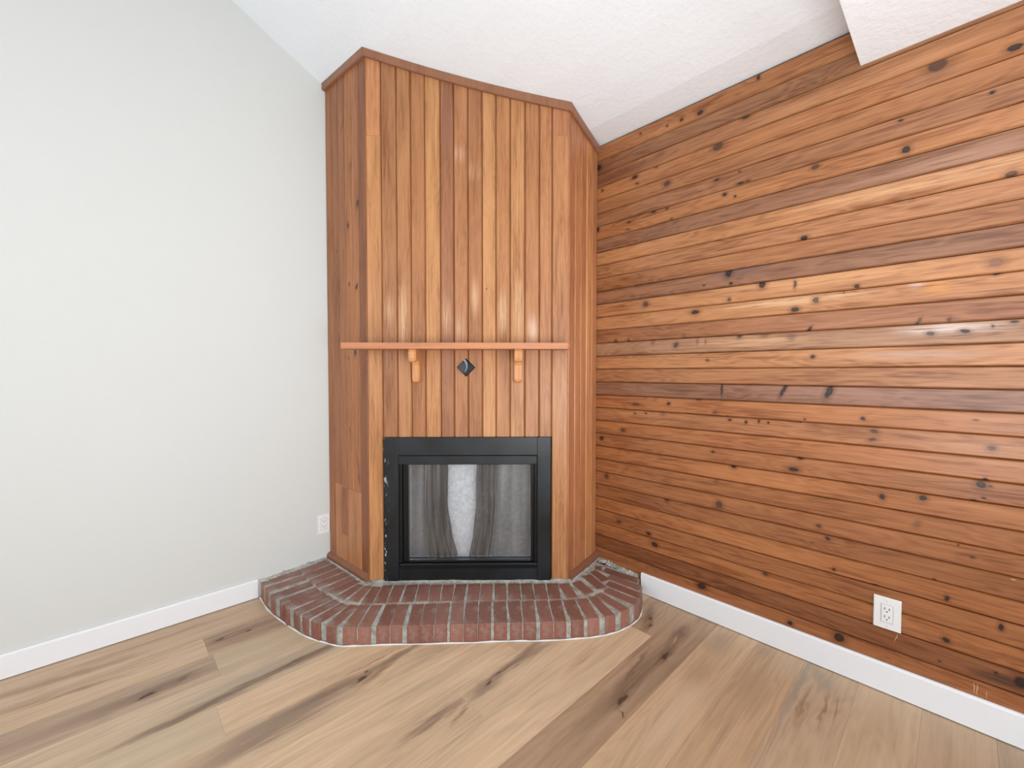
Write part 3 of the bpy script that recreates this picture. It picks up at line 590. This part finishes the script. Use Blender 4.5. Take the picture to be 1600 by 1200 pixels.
# ------------------------------------------------------------------ brick hearth
hearth = thing('brick_hearth', 'low curved hearth of red bricks with grey mortar joints on the plank floor', 'hearth', (-.85, -.9, 0))
CONT = [(-1.554, 0.0), (-1.557, -.188), (-1.526, -.395), (-1.490, -.553), (-1.443, -.659), (-1.398, -.735), (-1.27, -.845), (-1.004, -1.080), (-.832, -1.224), (-.721, -1.327), (-.571, -1.443), (-.477, -1.500), (-.376, -1.533), (-.259, -1.539), (-.156, -1.504), (-.05, -1.43), (0, -1.400)]
OUTER = [(-1.548,-0.036,-1.359,-0.059),(-1.55,-0.124,-1.361,-0.142),(-1.553,-0.224,-1.361,-0.24),(-1.547,-0.309,-1.358,-0.322),(-1.536,-0.369,-1.35,-0.387),(-1.519,-0.458,-1.338,-0.444),(-1.502,-0.528,-1.328,-0.507),(-1.466,-0.599,-1.311,-0.557),(-1.424,-0.682,-1.283,-0.601),(-1.369,-0.748,-1.245,-0.637),(-1.319,-0.792,-1.202,-0.678),(-1.26,-0.847,-1.15,-0.724),(-1.212,-0.884,-1.105,-0.762),(-1.155,-0.936,-1.053,-0.812),(-1.111,-0.977,-1.008,-0.85),(-1.065,-1.018,-0.959,-0.889),(-1.012,-1.067,-0.902,-0.929),(-0.967,-1.11,-0.852,-0.974),(-0.92,-1.151,-0.801,-1.017),(-0.865,-1.2,-0.751,-1.065),(-0.807,-1.244,-0.697,-1.111),(-0.762,-1.284,-0.647,-1.156),(-0.704,-1.336,-0.596,-1.204),(-0.658,-1.377,-0.545,-1.249),(-0.59,-1.422,-0.493,-1.293),(-0.527,-1.464,-0.437,-1.329),(-0.452,-1.513,-0.382,-1.351),(-0.358,-1.525,-0.339,-1.359),(-0.255,-1.511,-0.277,-1.361),(-0.182,-1.502,-0.21,-1.326),(-0.113,-1.464,-0.138,-1.289),(-0.05,-1.405,-0.092,-1.227)]
INNER = [(-1.349,-0.073,-1.202,-0.051),(-1.353,-0.142,-1.189,-0.132),(-1.353,-0.217,-1.184,-0.208),(-1.345,-0.285,-1.177,-0.283),(-1.335,-0.363,-1.173,-0.346),(-1.32,-0.415,-1.172,-0.395),(-1.306,-0.493,-1.176,-0.447),(-1.275,-0.566,-1.156,-0.485),(-1.233,-0.628,-1.126,-0.524),(-1.186,-0.668,-1.078,-0.55),(-1.14,-0.711,-1.034,-0.592),(-1.084,-0.756,-0.981,-0.633),(-1.03,-0.799,-0.934,-0.677),(-0.986,-0.841,-0.89,-0.719),(-0.94,-0.879,-0.843,-0.764),(-0.897,-0.922,-0.79,-0.805),(-0.844,-0.968,-0.739,-0.853),(-0.793,-1.012,-0.69,-0.899),(-0.74,-1.058,-0.638,-0.945),(-0.686,-1.104,-0.587,-0.994),(-0.636,-1.152,-0.538,-1.04),(-0.586,-1.196,-0.489,-1.087),(-0.536,-1.24,-0.439,-1.134),(-0.464,-1.291,-0.391,-1.174),(-0.367,-1.323,-0.332,-1.21),(-0.281,-1.339,-0.23,-1.201),(-0.191,-1.303,-0.158,-1.19),(-0.092,-1.208,-0.114,-1.173)]
def cat(P_, n):
    r = []; Q = [P_[0]] + P_ + [P_[-1]]
    for i in range(1, len(Q)-2):
        for j in range(n):
            t = j/n; p = [Vector((*Q[i+k], 0)) for k in (-1, 0, 1, 2)]
            r.append(.5*((2*p[1]) + (-p[0]+p[2])*t + (2*p[0]-5*p[1]+4*p[2]-p[3])*t*t + (-p[0]+3*p[1]-3*p[2]+p[3])*t**3))
    r.append(Vector((*P_[-1], 0))); return r
CS = cat(CONT, 5)
def inset(pl, d):
    r = []
    for i, p in enumerate(pl):
        a, b = pl[max(0, i-1)], pl[min(len(pl)-1, i+1)]; v = (b-a).normalized(); q = p + Vector((-v.y, v.x, 0))*d
        q.y = min(q.y, 0); q.x = min(q.x, 0); r.append(q)
    return r
g = NT('grey_mortar'); co = g.n('ShaderNodeTexCoord').outputs['Object']
a = g.noise(co, 25, 4, .6).outputs[0]; b = g.noise(co, 140, 3).outputs[0]
cm = g.mix(g.smooth(a, .3, .7), (.28, .27, .23), (.52, .515, .47)); cm = g.mix(g.smooth(b, .60, .72), cm, (.12, .10, .085))
g.bump(g.math('ADD', a, b), .8, .004); MORT = g.fin(cm, .85)
def edge_in(pl): return inset(pl, .013)
base = edge_in(CS); inner = [Vector((0, -1.0, 0)), Vector((-.35, -1.06, 0)), Vector((-1.03, -.44, 0)), Vector((-1.08, 0, 0))]
def tz(x, y):  # hearth top falls a little towards its front edge
    c = min((Vector((x, y, 0))-p).length for p in CS)
    return .083 + min(1, c/.40)*.024
poly = [(p.x, p.y) for p in base] + [(p.x, p.y) for p in inner]
# mortar body: rings of the outline shrinking to the inner line so that the top can slope
V = []; F = []; n = len(base)
pin = []
for i, p in enumerate(base):
    q = min((Vector((a_.x+(b_.x-a_.x)*t/20, a_.y+(b_.y-a_.y)*t/20, 0)) for a_, b_ in zip(inner[:-1], inner[1:]) for t in range(21)), key=lambda q_: (q_-p).length); pin.append(q)
NR = 10
for r in range(NR+1):
    for i in range(n):
        p = base[i].lerp(pin[i], r/NR)
        V.append((p.x, p.y, tz(p.x, p.y)-.0035 + .0012*mnoise.noise(Vector((p.x*40, p.y*40, 0)))))
for r in range(NR):
    for i in range(n-1):
        a = r*n+i; F.append((a, a+1, a+n+1, a+n))
bs = len(V)
for i in range(n): V.append((base[i].x, base[i].y, .001))
for i in range(n-1): F.append((i, bs+i, bs+i+1, i+1))
mesh('mortar_bed', V, F, MORT, hearth, world=True)
def brick_mat(name, c1, c2, c3, smear, rough):
    g = NT(name); co = g.n('ShaderNodeTexCoord').outputs['Object']; rnd = g.n('ShaderNodeObjectInfo').outputs['Random']
    off = g.n('ShaderNodeVectorMath', operation='MULTIPLY_ADD', inp={0: (1, 1, 1), 1: (0, 0, 0), 2: co}).outputs[0]
    a = g.noise(co, 9, 3, .6).outputs[0]; b = g.noise(co, 60, 4, .65).outputs[0]; s = g.noise(co, 14, 4, .7).outputs[0]
    r = g.n('ShaderNodeValToRGB', inp={0: rnd}); e = r.color_ramp.elements
    e[0].color = (*c1, 1); e[1].color = (*c2, 1); q = e.new(.5); q.color = (*c3, 1)
    col = g.mix(g.math('MULTIPLY', g.smooth(a, .40, .68), .45), r.outputs[0], tuple(x*.6 for x in c1))
    col = g.mix(g.math('MULTIPLY', g.smooth(b, .5, .75), .28), col, tuple(min(1, x*1.7) for x in c3))
    col = g.mix(g.math('MULTIPLY', g.smooth(s, .44, .66), smear), col, (.30, .255, .22))
    sp_ = g.noise(co, 110, 2).outputs[0]
    col = g.mix(g.math('MULTIPLY', g.smooth(sp_, .72, .76), .7), col, (.62, .58, .52))
    g.bump(g.math('ADD', b, a), .35, .003)
    return g.fin(col, g.math('MULTIPLY_ADD', b, .3, rough), 0, .5)
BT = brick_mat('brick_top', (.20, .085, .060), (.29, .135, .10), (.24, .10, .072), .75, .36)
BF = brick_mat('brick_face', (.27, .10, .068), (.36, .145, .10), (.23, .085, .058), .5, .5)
def brick(ox, oy, ix, iy, wo, wi, outer, trim0=0, trim1=0):
    a = Vector((ox, oy, 0)); b = Vector((ix, iy, 0)); d = (b-a); ln = d.length; d.normalize(); pv = Vector((-d.y, d.x, 0))
    a = a + d*trim0; b = b - d*trim1
    ln = (b-a).length; c0 = (a+b)/2
    lift = random.uniform(-.001, .0015)
    za, zb = tz(a.x, a.y)+lift, tz(b.x, b.y)+lift
    if outer: za = .083+lift
    def jit(v, s=.0022): return v + Vector((random.uniform(-s, s), random.uniform(-s, s), 0))
    q = [jit(a-pv*wo), jit(a+pv*wo), jit(b+pv*wi), jit(b-pv*wi)]
    zz = [za, za, zb, zb]; low = .004 if outer else .03
    bm = bmesh.new()
    lo = [bm.verts.new((p.x-c0.x, p.y-c0.y, low)) for p in q]; hi = [bm.verts.new((p.x-c0.x, p.y-c0.y, z)) for p, z in zip(q, zz)]
    bm.faces.new(lo[::-1]); tf = bm.faces.new(hi)
    for i in range(4): bm.faces.new((lo[i], lo[(i+1) % 4], hi[(i+1) % 4], hi[i]))
    bmesh.ops.recalc_face_normals(bm, faces=bm.faces)
    es = [e for e in bm.edges if not all(v in lo for v in e.verts)]
    bmesh.ops.bevel(bm, geom=es, offset=.003, segments=1, affect='EDGES')
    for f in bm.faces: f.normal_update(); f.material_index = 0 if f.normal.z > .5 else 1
    m = bpy.data.meshes.new('brick'); bm.to_mesh(m); bm.free(); m.materials.append(BT); m.materials.append(BF)
    o = bpy.data.objects.new('brick', m); C.objects.link(o); o.parent = hearth; o.location = c0 - hearth.location
def ring(R, outer):
    for i, (ox, oy, ix, iy) in enumerate(R):
        def wd(j):
            best = .0305
            for k in (i-1, i+1):
                if 0 <= k < len(R):
                    best = min(best, .475*math.dist(R[i][j:j+2], R[k][j:j+2]))
            return max(.010, best)
        wo, wi = wd(0), wd(2)
        t1 = -.004 if outer else .003
        if outer:  # pull the outer end onto the contour
            a = Vector((ox, oy, 0)); b = Vector((ix, iy, 0)); d = (b-a).normalized(); IN = inset(CS, .009)
            best = min(IN, key=lambda p: ((p-a)-d*((p-a).dot(d))).length if (p-a).length < .12 else 9)
            sh = (best-a).dot(d); a = a + d*max(-.06, min(.06, sh)); ox, oy = a.x, a.y
        brick(ox, oy, ix, iy, wo, wi, outer, 0 if outer else -.003, t1)
ring(OUTER, True); ring(INNER, False)
# white caulk bead around the foot of the hearth
def tube(name, pts_, r, mat, parent, nseg=6):
    V = []; F = []
    for i, p in enumerate(pts_):
        a, b = pts_[max(0, i-1)], pts_[min(len(pts_)-1, i+1)]; v = (b-a).normalized(); s = Vector((-v.y, v.x, 0))
        for k in range(nseg):
            t = 2*math.pi*k/nseg; rr = r(i) if callable(r) else r
            V.append(tuple(p + s*(rr*math.cos(t)) + Vector((0, 0, rr*.8*math.sin(t)+rr*.6))))
    for i in range(len(pts_)-1):
        for k in range(nseg): F.append((i*nseg+k, i*nseg+(k+1) % nseg, (i+1)*nseg+(k+1) % nseg, (i+1)*nseg+k))
    F += [tuple(range(nseg)), tuple(range(len(V)-nseg, len(V)))]
    o = mesh(name, V, F, mat, parent, smooth=True, world=True); return o
cb = inset(CS, .004); cb[0].y = -.006; cb[-1].x = -.006
o = tube('caulk_bead', cb, lambda i: .0036+.0012*math.sin(i*1.7), M_CAULK, hearth); o['label'] = 'white caulk bead along the foot'
# rough mortar along the foot of the surround and up the walls
def lumps(pts2, w_, h_, seed, name='mortar_bead'):
    pl = cat([(p[0], p[1]) for p in pts2], 14) if len(pts2) > 2 else [Vector((*pts2[0], 0)).lerp(Vector((*pts2[1], 0)), i/40) for i in range(41)]
    V = []; F = []
    for i, p in enumerate(pl):
        a, b = pl[max(0, i-1)], pl[min(len(pl)-1, i+1)]; v = (b-a).normalized(); s = Vector((v.y, -v.x, 0))
        k = .55+.9*abs(mnoise.noise(Vector((i*.33, seed, 0)))) ; k2 = .5+1.1*abs(mnoise.noise(Vector((i*.41, seed+9, 0))))
        z = tz(p.x, p.y)-.004
        for q, hh in ((0, 0), (0, h_*k+.004), (w_*.5*k2, h_*k*.6+.004), (w_*k2, .0045), (w_*k2, 0)): pp = p+s*q; V.append((pp.x, pp.y, z+hh))
    for i in range(len(pl)-1):
        for k in range(5): F.append((i*5+k, i*5+(k+1) % 5, (i+1)*5+(k+1) % 5, (i+1)*5+k))
    F += [tuple(range(5)), tuple(range(len(V)-5, len(V)))]
    mesh(name, V, F, MORT, hearth, smooth=False, world=True)
lumps([(-1.122, -.462), (-.345, -1.184)], .020, .010, 3)
lumps([(-1.548, -.001), (-1.195, -.001)], .026, .014, 5)
lumps([(-.001, -1.125), (-.001, -1.392)], .035, .014, 8)
lumps([(-1.194, -.02), (-1.158, -.462)], .010, .006, 12)
lumps([(-.360, -1.196), (-.02, -1.128)], .012, .006, 14)

# ------------------------------------------------------------------ outlets
def outlet(loc, rz, wdt, hgt, lab, screwless=False):
    t = thing('wall_outlet', lab, 'outlet', loc, rz)     # local: x right, -y towards the room
    w2, h2 = wdt/2, hgt/2
    bm = bmesh.new(); bmesh.ops.create_cube(bm, size=1)
    for v in bm.verts:
        fr = v.co.y < 0; k = .0025 if fr else 0
        v.co = Vector((math.copysign(w2-k, v.co.x), -.0055 if fr else -.0003, math.copysign(h2-k, v.co.z)))
    bmesh.ops.bevel(bm, geom=bm.edges[:], offset=.0008, segments=2, affect='EDGES')
    m = bpy.data.meshes.new('cover_plate'); bm.to_mesh(m); bm.free(); m.materials.append(M_PLATE); link(bpy.data.objects.new('cover_plate', m), t)
    box('receptacle_gap_shade', (-.0178, -.0058, -.0345), (.0178, -.0045, .0345), plain('shadow_gap', (.35, .35, .35), .6), t)  # grey strip colours in the shade of the gap around the receptacle
    rc = box('receptacle', (-.0165, -.0075, -.0332), (.0165, -.005, .0332), M_PLATE, t, .0012)
    for zz in (.0185, -.0115):
        for x, h in ((-.0065, .0045), (.0065, .0038)): box('slot', (x-.0012, -.0079, zz-h), (x+.0012, -.0072, zz+h), M_SLOT, rc)
        box('ground_hole', (-.0022, -.0079, zz-.0125), (.0022, -.0072, zz-.0085), M_SLOT, rc, .0002)
    for zz in (.048, -.048):
        box('screw', (-.0025, -.0066, zz-.0025), (.0025, -.0052, zz+.0025), plain('screw_head', (.7, .7, .7), .4), t, .0006)
outlet((-.0013, -2.4335, .3055), math.pi/2*-1, .081, .1225, 'white duplex outlet with wide cover plate on the knotty wooden wall')
outlet((-1.2075, -.0, .3160), 0, .069, .1150, 'small white duplex outlet on the cream wall beside the surround')
